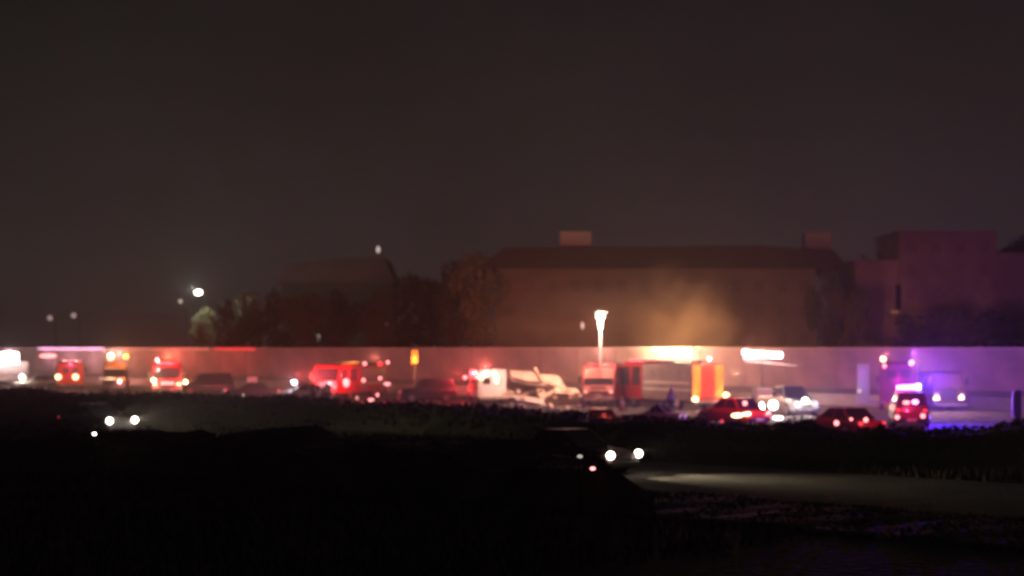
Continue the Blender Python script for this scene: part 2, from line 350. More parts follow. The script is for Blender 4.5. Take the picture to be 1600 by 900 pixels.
# 3 fire engine, rear view, pink glow
t = engine('red fire engine seen from behind with two yellow tail lamps near the left edge', gd(110, 165), headpix(14), L=7, H=3.0, bars='ppp', Wbar=300, rear='box')
light(t, (-2, 0, 2.6), (1, .1, .25), 260)
for px in (91, 118): lamp(t, on_plane(t, px, 589, 0, -.1), 'y', (.1, .32, .28), W=25, off=(-.5, 0, 0), name='taillight')
lamp(t, on_plane(t, 75, 556, 0, .5), 'p', (.2, .9, .22), name='roof_lamp')
MB().box(-.5, -.36, -1.9, .5, .5, .72).go('tow_bar', M_BROWN, t)
# 4 tow truck with amber beacons
t = thing('tow_truck', 'brown tow truck facing the camera with two amber roof beacons', 'truck', gd(180, 158), math.radians(280))
MB().prism([(-.2, .5), (1.9, .5), (2.0, 1.25), (1.15, 1.45), (.7, 2.3), (-.9, 2.3), (-.9, .5)], -1.05, 1.05).go('cab', M_BROWN, t, bevel=.06)
MB().slab([(1.17, -.9, 1.47), (1.17, .9, 1.47), (.75, .85, 2.2), (.75, -.85, 2.2)], .02).go('windshield', M_GLASS, t)
MB().box(-5.2, -.95, -1.1, 1.1, .75, 1.1).go('flatbed', M_BROWN, t, bevel=.03)
MB().box(-1.15, -.98, -1.1, 1.1, 1.1, 2.8).go('headboard', M_BROWN, t, bevel=.02)
MB().tube((-1.4, 0, 1.1), (-4.6, 0, 2.6), .12).go('boom', M_STEEL, t)
MB().box(2.0, 2.15, -1.05, 1.05, .45, .75).go('bumper', M_CHROME, t); MB().box(2.0, 2.04, -.6, .6, .8, 1.2).go('grille', M_BLK, t)
for x in (1.1, -3.6):
    for y in (-.95, .95): wheel(t, x, y, .46, .28)
for px, g, r_ in ((173, 'y', .3), (197, 'a', .22)): lamp(t, on_plane(t, px, 558, 0, -.6), g, r_, W=1800, off=(.3, 0, .5), name='beacon')

lamp(t, on_plane(t, 187, 596, 0, 2.1), 'p', .2, W=200, off=(.3, 0, 0), name='headlight'); lamp(t, on_plane(t, 158, 592, 0, 2.1), 'dim', .14, name='headlight')
# 5 red engine facing camera
t = engine('red fire engine facing the camera beside the tow truck, headlights on', gd(256, 146), math.radians(281), L=7, H=3.0, name='fire_engine', bars='drrd', Wbar=500)
t.location = gd(262, 150)
for px, py, g, r_ in ((246, 563, 'p', .16), (240, 594, 'y', .2), (290, 597, 'y', .18)): lamp(t, on_plane(t, px, py, 0, 7.25), g, r_, W=350, off=(.4, 0, 0))
for px in (256, 262, 268): lamp(t, on_plane(t, px, 599, 0, 7.5), 'p', (.1, .22, .12))
light(t, (8.8, .5, 2.4), (1, .02, .05), 330); 
# 6 dark van & sedan & marker
car('low dark van in the shade between the red engine and the dim sedan', 'van', gd(322, 150), math.radians(200), M_DARKP, L=4.9, Wd=1.9, H=1.95, style='van', name='dark_van')
t = car('dim brown sedan with one small white lamp left of the silver patrol car', 'car', gd(392, 136), math.radians(184), M_DARKP, H=1.4)
lamp(t, on_plane(t, 381, 617, 1, .95), 'dim', .13, name='headlight')
MB().box(-.5, .3, -.35, .35, 1.4, 1.85).go('roof_box', M_STRIPE, t)
# 7 silver patrol car
t = car('silver patrol car with one bluish white roof lamp', 'police car', gd(474, 130), math.radians(195), M_SILVER, H=1.4, name='patrol_car')
MB().box(-.5, .5, -.55, .55, 1.41, 1.48).go('light_bar', M_BLK, t)
lamp(t, on_plane(t, 460, 598, 0, .6), 'c', .2, W=350, off=(.3, 0, .3), name='roof_lamp')
# 8 red engine, middle-left
t = engine('red fire engine with many small red lamps standing alone left of the dark utility vehicle', gd(566, 136), math.radians(243), L=7.5, H=3.1, name='fire_engine')
t.location = gd(585, 139)
for px, py, g, r_, pl in ((570, 568, 'p', .15, 7.0), (606, 566, 'p', .14, 6.0), (568, 594, 'p', .15, 7.6), (594, 591, 'p', .13, 7.6), (605, 600, 'p', (.1, .3, .12), 7.6), (594, 568, 'd', .2, 6.5), (580, 625, 'p', (.1, .3, .12), 7.7), (558, 622, 'dim', .13, 7.6), (590, 617, 'p', .12, 7.6)):
    lamp(t, on_plane(t, px, py, 0, pl), g, r_)
lamp(t, on_plane(t, 541, 598, 0, 7.4), 'p', (.2, .28, .34), name='side_lamp')
light(t, (8.6, 0, 2.0), RED, 1300); light(t, (8.4, -1.8, 2.2), (1, .1, .1), 1100); light(t, (7.0, 2.2, 2.2), RED, 700); 
# 9 dark utility vehicle
car('dark utility vehicle side-on between the red engine and the ambulance', 'car', gd(668, 129), math.radians(190), M_BLK, L=4.4, Wd=1.9, H=1.85, style='suv', name='utility_vehicle')
# 10 amber arrow board
t = thing('arrow_board', 'small amber warning board on a trailer mast behind the dark utility vehicle', 'warning sign', gd(648, 140), math.radians(270))
MB().box(-.8, .8, -.5, .5, .45, .75).go('trailer', M_BLK, t); MB().tube((0, 0, .7), (0, 0, 3.0), .06).go('mast', M_STEEL, t)
for y in (-.5, .5): wheel(t, 0, y, .3, .15)
bo = MB().box(-.03, .03, -.3, .3, 2.85, 4.1).go('board', M_BLK, t)
for i in range(3): MB().box(.031, .05, -.25, .25, 2.9+i*.39, 3.25+i*.39).go('amber_panel', glow('amber_board', (1, .42, .14), .2), bo)
light(t, (.6, 0, 3.2), AMBER, 150)
# 11 ambulance
t = thing('ambulance', 'white ambulance seen from behind with bright yellow work lights over its rear doors', 'ambulance', gd(769, 124), headpix(10))
MB().box(0, 3.9, -1.08, 1.08, .5, 2.62).go('module', M_WHITEP, t, bevel=.08)
MB().prism([(3.9, .5), (6.0, .5), (6.1, 1.1), (5.3, 1.3), (4.8, 2.1), (3.9, 2.1)], -.95, .95).go('cab', M_WHITEP, t, bevel=.05)
MB().slab([(5.32, -.85, 1.32), (5.32, .85, 1.32), (4.85, .8, 2.02), (4.85, -.8, 2.02)], .02).go('windshield', M_GLASS, t)
for s in (-1, 1):
    d = MB().box(-.03, -.002, min(s*.02, s*.85), max(s*.02, s*.85), .6, 2.3).go('rear_door', M_WHITEP, t)
    MB().box(-.036, -.03, min(s*.15, s*.7), max(s*.15, s*.7), 1.5, 2.0).go('rear_window', M_GLASS if s > 0 else M_STRIPE, d)
    MB().box(4.1, 4.8, s*.95-.01, s*.95+.012, 1.3, 1.95).go('side_window', M_GLASS, t)
    MB().box(.1, 3.8, s*1.085-.006, s*1.085+.004, 1.1, 1.4).go('stripe', M_REDREF, t)
MB().box(-.25, -.04, -1, 1, .42, .55).go('rear_bumper', M_ALU, t)
for x in (1.1, 5.1):
    for y in (-.9, .9): wheel(t, x, y, .4, .25)
for px, py, g, r_ in ((752, 589, 'y', .22), (760, 584, 'w', .14), (772, 583, 'y', .14), (776, 593, 'y', (.08, .16, .34)), (744, 589, 'p', .15)): lamp(t, on_plane(t, px, py, 0, -.08), g, r_, name='work_light')
lamp(t, on_plane(t, 727, 590, 0, 4.6), 'p', .15, name='beacon')
light(t, (-1.6, .0, 2.6), (1, .42, .32), 190); light(t, (4.5, 1.9, 2.3), RED, 900); 
MB().box(.2, 3.6, 1.10, 1.16, 1.5, 2.4).go('side_panel', M_RED, t)
# 12 wreckage
t = thing('wreckage', 'crumpled pale wreckage lying between the ambulance and the red truck', 'wreckage', gd(850, 124), 0)
def plate(pts, D, thick, nm, m, lean=0.0, parent=None):
    q = []
    c = sum(p[1] for p in pts)/len(pts)
    for px, py in pts:
        v = at(px, py, D+lean*(c-py)*.05)-Vector(t.location); q.append(v)
    return MB().slab(q, thick).go(nm, m, t, bevel=.03)
MW = mat('crumpled_white_panel', (.62, .50, .40), .5, nscale=1.5, var=.22, bump=.8, bscale=4)
MW2 = mat('crushed_underside', (.20, .12, .07), .7, nscale=2, var=.35, bump=1, bscale=5)
plate([(796, 586), (832, 588), (840, 592), (846, 604), (820, 601), (800, 596)], 124, -.5, 'torn_panel', MW, 1)
plate([(833, 584), (838, 582), (842, 593), (872, 596), (878, 604), (884, 613), (868, 612), (846, 604)], 123.6, -.6, 'roof_panel', MW, 1)
plate([(790, 606), (812, 602), (848, 606), (852, 624), (836, 632), (796, 630), (788, 618)], 125, 1.5, 'crushed_hull', MW2, 0)
plate([(836, 604), (850, 607), (858, 622), (850, 630), (842, 618)], 123.2, .3, 'bent_strut', MW, 1)
plate([(852, 622), (868, 613), (903, 616), (914, 630), (908, 642), (856, 640)], 122.2, .5, 'wing_panel', MW, -1)
plate([(794, 624), (820, 626), (848, 632), (862, 643), (832, 642), (800, 634)], 122, .5, 'fuselage_skin', mat('grey_skin', (.42, .38, .36), .5, nscale=1.5, var=.2, bump=.6), -1)
for k in range(26):
    px = random.uniform(792, 925); D = random.uniform(112, 121); q = gd(px, D)-Vector(t.location)
    a = random.uniform(0, 3.1); s1, s2 = random.uniform(.15, .5), random.uniform(.1, .35); hh = random.uniform(.05, .3)
    MB().slab([q+Vector((math.cos(a)*s1, math.sin(a)*s1, .02)), q+Vector((-math.sin(a)*s2, math.cos(a)*s2, .02+hh)), q+Vector((-math.cos(a)*s1, -math.sin(a)*s1, .05)), q+Vector((math.sin(a)*s2, -math.cos(a)*s2, .02))], .04).go('fragment', MW, t)
for k in range(24):
    px = random.uniform(790, 912); D = random.uniform(119, 122); q = gd(px, D)-Vector(t.location); zt = (1.5-abs(px-850)/75)*random.uniform(.2, 1)
    pts = []; n_ = random.choice((4, 5, 6)); tilt = random.uniform(-.9, .9); yaw = random.uniform(0, 3.1)
    for i in range(n_):
        a = 6.283*i/n_; r_ = random.uniform(.15, .55); x_, z_ = r_*math.cos(a), r_*math.sin(a)*.5
        pts.append(q+Vector((x_*math.cos(yaw)-z_*tilt*.5, x_*math.sin(yaw)*.5+z_*tilt, max(.03, zt+.25+z_*(1-abs(tilt)*.4)))))
    c_ = sum(pts, Vector())/n_; nn = (pts[1]-pts[0]).cross(pts[2]-pts[0]).normalized()
    pts = [p-nn*(p-c_).dot(nn) for p in pts]
    MB().slab(pts, .03).go('torn_sheet', random.choice((MW, MW, MW2)), t)
# 13 red truck facing the camera
t = engine('red fire truck facing the camera, pink windshield, beside the pale wreckage', gd(955, 126), math.radians(254), L=8.5, Wd=2.4, H=3.15, name='fire_engine', bars='dddd')
q = gd(935, 118)-Vector((math.cos(math.radians(254))*8.5, math.sin(math.radians(254))*8.5, 0)); t.location = (q.x, q.y, 0)
MB().slab([(8.56, -1.1, 1.15), (8.56, 1.1, 1.15), (8.16, 1.06, 2.75), (8.16, -1.06, 2.75)], .02).go('painted_lit_glass', mat('painted_pink_light', (.55, .24, .20), .5, nscale=2, var=.1), t, label='pink sheet painting the light on the windshield')  # pink light on the windshield, painted as a sheet over the glass
light(t, (11.2, -.3, 2.6), (1, .25, .17), 420); light(t, (8.4, .1, 4.1), (1, .4, .3), 300); light(t, (6, 2.6, 3.0), (.8, .08, .4), 60)
# 14 engine with chevron rear
ang = headpix(29)
t = engine('silver-sided fire engine with bright yellow and red rear panels', gd(1106, 113), ang, L=9.2, Wd=2.55, H=3.45, rear='chevron', side=mat('side_shutter', (.2, .18, .17), .6, .2, nscale=2, var=.2), paint=M_RED, bars='ddrr', Wbar=90)
MB().box(.05, 6.1, 1.26, 1.30, .66, 3.1).go('side_panel', mat('grey_side', (.24, .19, .17), .6, nscale=2, var=.2), t)
MB().box(.3, 5.9, 1.303, 1.315, 1.75, 1.92).go('stripe', M_STRIPE, t)
lamp(t, on_plane(t, 1108, 562, 0, -.1), 'p', .16, W=250, off=(-.3, 0, .2), name='beacon')
for px, py in ((1086, 624), (1134, 617)): lamp(t, on_plane(t, px, py, 0, -.3), 'y', (.1, .26, .16), W=60, off=(-.4, 0, 0), name='taillight')
light(t, (-3.2, 0, 2.6), (1, .45, .25), 420)
light(t, (-.4, -3.2, 4.3), (1, .3, .2), 3000)
# 15 telescopic light mast on the red truck's roof
c = on_plane(t, 938, 490, 0, 7.3); zt = c.z
lm = MB().tube((c.x, c.y, 2.9), (c.x, c.y, zt-.2), .08, .11, 10).go('light_mast', M_WHITEP, t, label='tall thin lit mast with a brilliant lamp on top')
MB().box(-.25, .25, -.35, .35, 0, .14).go('lamp_head', M_STEEL, lm, loc=(c.x, c.y, zt))
lamp(lm, (c.x, c.y, zt-.2), 'w', (.26, .33, .3)); lamp(lm, (c.x, c.y, zt-.7), 'w', (.15, .17, .5))
lw = Vector(t.matrix_basis @ Vector((c.x, c.y, zt)))
light(None, lw+Vector((-.4, -.9, -.3)), (1, .46, .32), 11000, gd(866, 123)+Vector((0, 0, 1.4))-lw, 62, .9); light(None, lw+Vector((0, -.9, 0)), (1, .72, .5), 1500)
light(None, lw+Vector((.3, -.5, -1.1)), (1, .85, .65), 200)

# 16 light tower with long white bar
t = thing('light_tower', 'portable light tower with a long glaring bluish white light bar above the pickup', 'light tower', gd(1191, 122), math.radians(270))
MB().box(-1.1, 1.1, -.6, .6, .45, 1.3).go('generator', M_GREYP, t, bevel=.04); MB().tube((0, 0, 1.3), (0, 0, 3.5), .05).go('mast', M_BLK, t)
light(t, (-.4, 0, 4.9), AMBER, 900)  # amber glow over the bar, added with no lamp there
for y in (-.65, .65): wheel(t, 0, y, .33, .2)
c = at(1191, 554, 122)
lb = MB().box(-.08, .08, -1.45, 1.45, c.z-.3, c.z-.2).go('cross_arm', M_STEEL, t)
for i, g in enumerate(('c', 'w', 'w', 'y', 'w', 'w', 'c')): lamp(t, (.1, 1.26-i*.42, c.z-.05+.035*i), g, (.12, .25, .24-.03*(i % 3)), name='flood_lamp')
for y in (-1, 0, 1): light(t, (1.2, y, c.z+.2), (.95, .80, .80), 330)
MB().tube((0, -1.3, 3.3), (-.4, 2.6, 2.9), .04).go('cable', M_STRIPE, t)

# 17 red car
t = car('red car seen from behind at the brush edge, bright yellow-lit tail bar', 'car', gd(1145, 91), headpix(30), mat('car_red', (.42, .03, .015), .35, nscale=2, var=.1, coat=.5), H=1.5, tails='p', tailW=10)
for px, py, g, r_ in ((1152, 649, 'y', (.06, .42, .12)), (1166, 647, 'y', (.06, .3, .1)), (1164, 630, 'p', .13), (1128, 658, 'd', .08)): lamp(t, on_plane(t, px, py, 0, -2.32), g, r_, name='taillight')
light(t, (-3.0, .2, 1.3), (1, .3, .12), 60); light(t, (-.8, 1.2, 2.6), RED, 160)
# 18 white pickup facing the camera, and small work lamp
t = car('white pickup facing the camera with two glaring headlights below the light tower', 'pickup truck', gd(1232, 106), math.radians(286), M_GREYP, L=5.3, Wd=2.0, H=1.8, style='pickup', name='pickup_truck')
for px, py, r_ in ((1208, 633, .3), (1258, 626, .2)): lamp(t, on_plane(t, px, py, 0, 2.8), 'w', r_, W=260, off=(.5, 0, .0), name='headlight')
light(t, (5.2, 0, 1.8), (.95, .95, .82), 90)
t = thing('work_lamp', 'small white work lamp on a short tripod beside the red car', 'work lamp', gd(1190, 98))
MB().tube((0, 0, .5), (-.3, -.2, 0), .02).tube((0, 0, .5), (.3, -.2, 0), .02).tube((0, 0, .5), (0, .3, 0), .02).go('tripod', M_STEEL, t)
lamp(t, (0, -.05, .75), 'w', (.16, .1, .3), W=60, off=(0, -.4, .1))
t = thing('road_flare', 'low white flare burning on the road in front of the pickup', 'flare', gd(1213, 97))
MB().tube((0, 0, .02), (.12, 0, .3), .03).go('stick', M_REDREF, t); lamp(t, (.1, 0, .14), 'w', (.3, .12, .1), W=40, off=(0, -.3, .3))
# 19 dark red car
t = car('dark red car seen from behind at the brush edge with three small pink lamps', 'car', gd(1316, 80), headpix(26), mat('car_dark_red', (.20, .015, .03), .35, nscale=2, var=.1, coat=.5), H=1.38, tails='d')
for px, py, r_ in ((1307, 661, .12), (1330, 655, .07), (1353, 656, .11)): lamp(t, on_plane(t, px, py, 0, -2.35), 'p', r_, name='taillight')
light(t, (-3.2, 0, 1.6), (1, .08, .15), 90); light(t, (0, 1.5, 2.8), (1, .1, .2), 90)
# 20 police vehicle
t = car('police vehicle with a brilliant pink and blue roof light bar', 'police car', gd(1419, 91), headpix(-9), mat('police_paint', (.2, .02, .05), .4, nscale=2, var=.1, coat=.4), L=4.9, Wd=1.9, H=1.85, style='suv', name='police_vehicle', tails='d')
lbr = MB().box(-.5, .0, -.65, .65, 1.87, 1.95).go('light_bar', M_BLK, t)
for i, g in enumerate('mmmmmc'): MB().box(-.5, -.0, -.63+.21*(5-i), -.43+.21*(5-i), 1.95, 2.16+.02*i).go('lamp', GLS[g], lbr, bevel=.02)
lamp(t, on_plane(t, 1430, 628, 0, -2.4), 'm', (.06, .18, .12), name='rear_lamp'); lamp(t, on_plane(t, 1416, 629, 0, -2.4), 'p', (.06, .2, .1), name='rear_lamp')
for px, py in ((1402, 652), (1442, 650)): lamp(t, on_plane(t, px, py, 0, -2.45), 'p', .13, name='taillight')
light(t, (-.4, .6, 2.45), (1, .03, .5), 900); light(t, (-.3, -1.15, 2.5), (.08, .015, 1), 6000)
light(t, (-3.4, .2, 1.4), (1, .05, .18), 110)
# 21 red rescue truck behind the police vehicle
t = engine('tall dark red rescue truck behind the police vehicle with small lamps high on its corners', gd(1404, 112), headpix(-13), L=7.5, Wd=2.5, H=3.5, paint=mat('purple_red_paint', (.22, .035, .08), .5, nscale=2, var=.15), rear='box', name='rescue_truck', cat='rescue truck', ladder=False)
for px, py, g, r_ in ((1380, 561, 'y', .2), (1382, 572, 'p', .14), (1424, 567, 'm', .17)): lamp(t, on_plane(t, px, py, 0, -.08), g, r_, name='corner_lamp')
light(t, (-2.6, 0, 3.3), (1, .12, .25), 60)
fr = MB().box(-.02, .06, 1.9, 2.75, .45, 3.15).go('open_door', mat('pale_door', (.5, .46, .44), .5, nscale=3, var=.12), t, label='pale upright door swung open')
MB().box(-.04, -.021, 2.05, 2.6, 1.3, 2.9).go('door_panel', M_SILVER, fr)
MB().box(-.02, .04, 1.25, 1.9, .45, .6).go('door_step', M_ALU, t)
lamp(t, on_plane(t, 1343, 611, 0, -.1), 'dim', .14, name='door_lamp')
light(t, (-2.2, 3.4, 1.6), (1, .85, .75), 45)
# 22 box truck facing camera
t = engine('dark box truck facing the camera with amber headlamps near the right edge', (0, 0, 0), headpix(190), L=7.5, Wd=2.35, H=2.85, paint=mat('maroon_paint', (.10, .03, .035), .5, nscale=2, var=.15), name='box_truck', cat='truck', ladder=False, stripe=False)
q = gd(1483, 112)-Vector((math.cos(headpix(190))*7.5, math.sin(headpix(190))*7.5, 0)); t.location = (q.x, q.y, 0)
MB().slab([(7.52, -.98, 1.6), (7.52, .98, 1.6), (7.16, .96, 2.45), (7.16, -.96, 2.45)], .02).go('painted_lit_glass', mat('painted_mauve_light', (.20, .09, .15), .5, nscale=2, var=.1), t)  # sheet over the glass with its mauve light put into the colour
for px, py, g, r_ in ((1463, 624, 'y', .22), (1502, 622, 'y', .18)): lamp(t, on_plane(t, px, py, 0, 7.6), g, r_, name='headlight')
MB().box(7.5, 7.9, -1.15, 1.15, .35, .6).go('bumper_bar', M_STRIPE, t)
lamp(t, on_plane(t, 1443, 650, 0, 7.8), 'y', .11, name='marker_lamp')
light(t, (9.6, -.3, 1.7), (1, .5, .35), 190); light(t, (9.5, 0, 3.6), (.8, .25, .8), 120)
# 23 white compact and the car at the brush edge
car('small white car half hidden by the brush below the fire engine', 'car', gd(1020, 88), headpix(70), M_WHITEP, L=3.4, Wd=1.6, H=1.3, name='parked_car', tails='dim')
t = car('dim red car with one glowing tail lamp sunk in the brush below the red truck', 'car', gd(934, 81), headpix(8), mat('car_wine', (.25, .02, .02), .4, nscale=2, var=.1, coat=.4), L=4.2, Wd=1.6, H=1.3, tails='d')
lamp(t, on_plane(t, 930, 660, 0, -2.15), 'p', .11, name='taillight'); light(t, (-2.8, .2, 1.3), (1, .1, .1), 50)
# 24 cars on the frontage road
UH = math.atan2(-U.y, -U.x)
for lab, px, py, D, W_ in (('approaching car on the lower road below the tow truck, headlights on', 191, 659, 81.5, 500), ('approaching car on the lower road lighting the pavement ahead, headlights on', 976, 714, 55.5, 900)):
    c = at(px, py, D); L = 4.6
    t = car(lab, 'car', (c.x+U.x*L/2, c.y+U.y*L/2, 0), UH, M_DARKP if px < 500 else mat('dark_maroon_paint', (.08, .03, .03), .4, coat=.4), group='cars driving on the lower road', name='moving_car')
    for s in (-.72, .72):
        lamp(t, (2.3, s, .68), 'w', .17 if px < 500 else .14, name='headlight_lens'); light(t, (2.5, s, .8), (1, .84, .58), W_*(.8 if px > 500 else 2.0), (1, .3, -.012), 74, 1.0); light(t, (2.75, s, .8), (1, .88, .7), 45 if px < 500 else 3)
# marker posts by the lower road
def post(px, py, D, label, g='dim', hgt=None):
    c = at(px, py, D); t = thing('marker_post', label, 'marker post', (c.x, c.y, 0), group='white markers beside the lower road')
    MB().tube((0, 0, 0), (0, 0, c.z-.05), .03, .03).go('post', M_BLK, t); lamp(t, (0, -.03, c.z), g, (.07, .04, .045), name='marker_face')  # headlight glint put into the marker face as emission, no lamp inside
post(148, 678, 58, 'small white marker on the verge left of the lower road car under the tow truck', 'w')
post(926, 732, 42.5, 'lower of the two small white markers beside the approaching car', 'p')
post(906, 713, 42.3, 'upper of the two small white markers beside the approaching car', 'dim')
t = thing('marker_post', 'short pale post standing in the brush below the silver patrol car', 'marker post', gd(460, 98)); 
MB().box(-.13, .13, -.05, .05, 0, 1.25).go('post', M_STRIPE, t); MB().box(-.135, .135, -.06, -.051, .9, 1.2).go('marker_face', M_WHITEP, t)
t = thing('marker_post', 'dark post at the far right end of the brush', 'marker post', gd(1590, 88)); MB().box(-.16, .16, -.12, .12, 0, 2.0).go('post', M_BLK, t); MB().box(-.28, -.165, -.05, .05, .6, 1.9).go('marker_face', M_STRIPE, t)

# ------------------------------------------------------------------ glowing strips painting the lit wall top, cones, people, lamps
def lit_cap_strip(px0, px1, label, m, W, col, lw=3):  # glowing strip added on the cap where the wall top is lit
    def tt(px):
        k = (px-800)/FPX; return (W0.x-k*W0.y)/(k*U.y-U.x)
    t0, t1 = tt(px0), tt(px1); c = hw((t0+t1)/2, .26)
    o = thing('cap_glow', label, 'painted wall glow', (c.x, c.y, 3.65), math.atan2(U.y, U.x)); h = abs(t1-t0)/2
    MB().box(-h, h, -.08, .05, .1, .62).go('cap_glow_back', M_STEEL, o)
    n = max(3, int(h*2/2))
    for i in range(n): MB().box(-h+2*h*i/n+.02, -h+2*h*(i+1)/n-.02, .051, .12, .2, .58).go('cap_glow_face', m, o)
    n_ = NR if True else None
    for i in range(lw): light(None, hw(t0+(t1-t0)*(i+.5)/lw, 2.5, 3.2), col, W/lw)  # lights added beside the strip to spread its glow over the wall
lit_cap_strip(62, 166, 'long pink white glow painted along the lit top of the far sound wall', glow('cap_glow_pink', (1, .50, .75), 1.7), 1700, (1, .5, .75))
lit_cap_strip(1022, 1084, 'glaring yellow white glow painted on the lit top of the wall above the silver-sided engine', glow('cap_glow_yellow', (1, .80, .42), 2.6), 9000, (1, .62, .36))
lit_cap_strip(176, 330, 'dim salmon glow painted along the lit wall top behind the tow truck', glow('cap_glow_salmon', (1, .35, .28), .30), 300, (1, .3, .2))
lit_cap_strip(338, 402, 'red glow painted along the lit top of the sound wall left of the patrol car', glow('cap_glow_red', (1, .06, .07), .62), 500, (1, .1, .08))
t = thing('traffic_cone', 'large pale orange cone beside the red fire truck', 'cone', gd(972, 112))
MB().box(-.3, .3, -.3, .3, 0, .05).go('cone_base', M_BLK, t); MB().tube((0, 0, .05), (0, 0, 1.0), .25, .04, 14).go('cone_body', M_ORANGE, t, smooth=True)
MB().tube((0, 0, .45), (0, 0, .7), .17, .105, 14).go('reflective_band', M_WHITEP, t)
def person(label, loc, rz, vest=M_VEST, s=1.0, arm=.25):
    t = thing('person', label, 'person', loc, rz)
    V = [(0, 0, .95), (0, 0, 1.15), (0, 0, 1.38), (0, 0, 1.52), (.01, 0, 1.66), (0.02, 0, 1.76),
         (0, .1, .88), (.03, .11, .5), (0, .12, .09), (.14, .13, .04), (0, -.1, .88), (-.04, -.12, .5), (-.06, -.13, .09), (.08, -.14, .04),
         (0, .2, 1.4), (-.02, .26, 1.12), (.1+arm*.4, .24, .92), (.17+arm*.4, .23, .84), (0, -.2, 1.4), (-.03, -.27, 1.12), (.06, -.27, .88), (.09, -.27, .78)]
    E = [(0, 1), (1, 2), (2, 3), (3, 4), (4, 5), (0, 6), (6, 7), (7, 8), (8, 9), (0, 10), (10, 11), (11, 12), (12, 13), (2, 14), (14, 15), (15, 16), (16, 17), (2, 18), (18, 19), (19, 20), (20, 21)]
    R = [.15, .14, .16, .06, .1, .07, .1, .07, .05, .04, .1, .07, .05, .04, .07, .05, .04, .035, .07, .05, .04, .035]
    me = bpy.data.meshes.new('body'); me.from_pydata([(x*s, y*s, z*s) for x, y, z in V], E, []); me.materials.append(M_CLOTH)
    o = bpy.data.objects.new('body', me); COL.objects.link(o); o.parent = t
    m = o.modifiers.new('skin', 'SKIN'); me.skin_vertices[0].data[0].use_root = True
    for i, r in enumerate(R): me.skin_vertices[0].data[i].radius = (r*s, r*s)
    o.modifiers.new('sub', 'SUBSURF').levels = 1; o.modifiers['sub'].render_levels = 1
    b = MB(); b.prism([(-.16, .98), (.16, .98), (.17, 1.3), (.12, 1.46), (-.12, 1.46), (-.17, 1.3)], -.21, .21).go('vest', vest, t, bevel=.04)
    MB().ball((.01, 0, 1.74), .13, .12, .09).go('helmet', vest, t, smooth=True)
    MB().ball((.09, 0, 1.66), .035, .06, .07).go('face', M_SKIN, t, smooth=True)
    return t
person('person in a pale reflective vest left of a second one, beside the patrol car', gd(490, 122), math.radians(250))
person('person in a pale reflective vest nearer the red engine, beside the patrol car', gd(511, 122), math.radians(280), arm=.5)
person('person in a pale vest standing at the side of the silver-sided engine', gd(1049, 104), math.radians(250))
def street_lamp(px, py, D, label, g, r, W=0, name='street_lamp', tgt=None, arm=1.2, col=None):
    c = at(px, py, D); t = thing(name, label, 'street lamp', (c.x, c.y, 0))
    MB().tube((arm, 0, 0), (arm, 0, c.z-.1), .11, .07).go('pole', M_BLK, t); MB().tube((arm, 0, c.z-.1), (0, 0, c.z+.25), .05).go('arm', M_BLK, t)
    MB().box(-.35, .35, -.18, .18, c.z+.18, c.z+.34).go('lamp_head', M_STEEL, t)
    lamp(t, (0, -.05, c.z), g, r)
    if W: light(t, (0, 0, c.z-.7), col or WHITE, W)
street_lamp(310, 457, 300, 'bright white street lamp above the pale tree behind the wall', 'w', (.75, .4, .5), 0)
street_lamp(282, 471, 310, 'tiny lamp just left of the bright white street lamp', 'faint', (.4, .3, .4))
street_lamp(591, 390, 330, 'small white lamp high above the dark trees', 'dim', (.4, .3, .7))
street_lamp(495, 527, 290, 'pale lamp just above the wall over the patrol car, brighter one', 'dim', (.5, .3, 1.1))
street_lamp(474, 532, 292, 'pale lamp just above the wall over the patrol car, fainter one', 'faint', (.5, .3, .6))
street_lamp(603, 508, 300, 'faint lamp among the dark trees above the middle of the wall', 'faint', (.5, .3, .4))
street_lamp(78, 497, 340, 'faint lamp over the floodlit truck, left one of a pair', 'faint', (.6, .3, .6))
street_lamp(115, 493, 340, 'faint lamp over the floodlit truck, right one of a pair', 'faint', (.6, .3, .6))
street_lamp(910, 509, 215, 'small lamp just left of the tall light mast', 'dim', (.22, .2, .5), 0)

# ------------------------------------------------------------------ buildings behind the wall
def building(label, loc, rz, masses, name, m, roofm=M_ROOF, wins=True, wmat=None):
    t = thing(name, label, 'building', loc, rz)
    for (x0, x1, y0, y1, H) in masses:
        MB().box(x0, x1, y0, y1, 0, H).go('facade', m, t)
        MB().box(x0-.3, x1+.3, y0-.3, y1+.3, H, H+.5).go('parapet', m, t)
        if wins:
            nf = max(1, int(H/3.6))
            for f in range(nf):
                nx = int((x1-x0)/3.2)
                for i in range(nx):
                    xa = x0+(x1-x0)*(i+.5)/nx
                    w_ = MB().box(xa-.7, xa+.7, y0-.06, y0-.004, 1.2+f*3.6, 2.9+f*3.6).go('window', wmat or M_GLASS, t)
                    MB().box(xa-.8, xa+.8, y0-.14, y0-.062, 1.05+f*3.6, 1.19+f*3.6).go('window_sill', m, w_)
    return t
WDIM = mat('dim_window', (.05, .045, .04), .7, nscale=1, var=.2)
s = 260/FPX
def X(px, D): return (px-800)*D/FPX
def Z(py, D): return EYE-(py-HOR)*D/FPX
D = 262; ox = X(1465, D)
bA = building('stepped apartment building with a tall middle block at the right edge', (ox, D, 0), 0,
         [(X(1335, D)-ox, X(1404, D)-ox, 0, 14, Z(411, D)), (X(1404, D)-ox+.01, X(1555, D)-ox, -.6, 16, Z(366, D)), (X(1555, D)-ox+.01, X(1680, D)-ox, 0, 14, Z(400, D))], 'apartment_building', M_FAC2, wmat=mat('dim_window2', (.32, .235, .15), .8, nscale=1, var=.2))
MB().box(X(1398, D)-ox, X(1406, D)-ox, -.75, -.61, Z(484, D), Z(445, D)).go('dark_slot', M_ROOF, bA)  # dark upright strip set on the facade
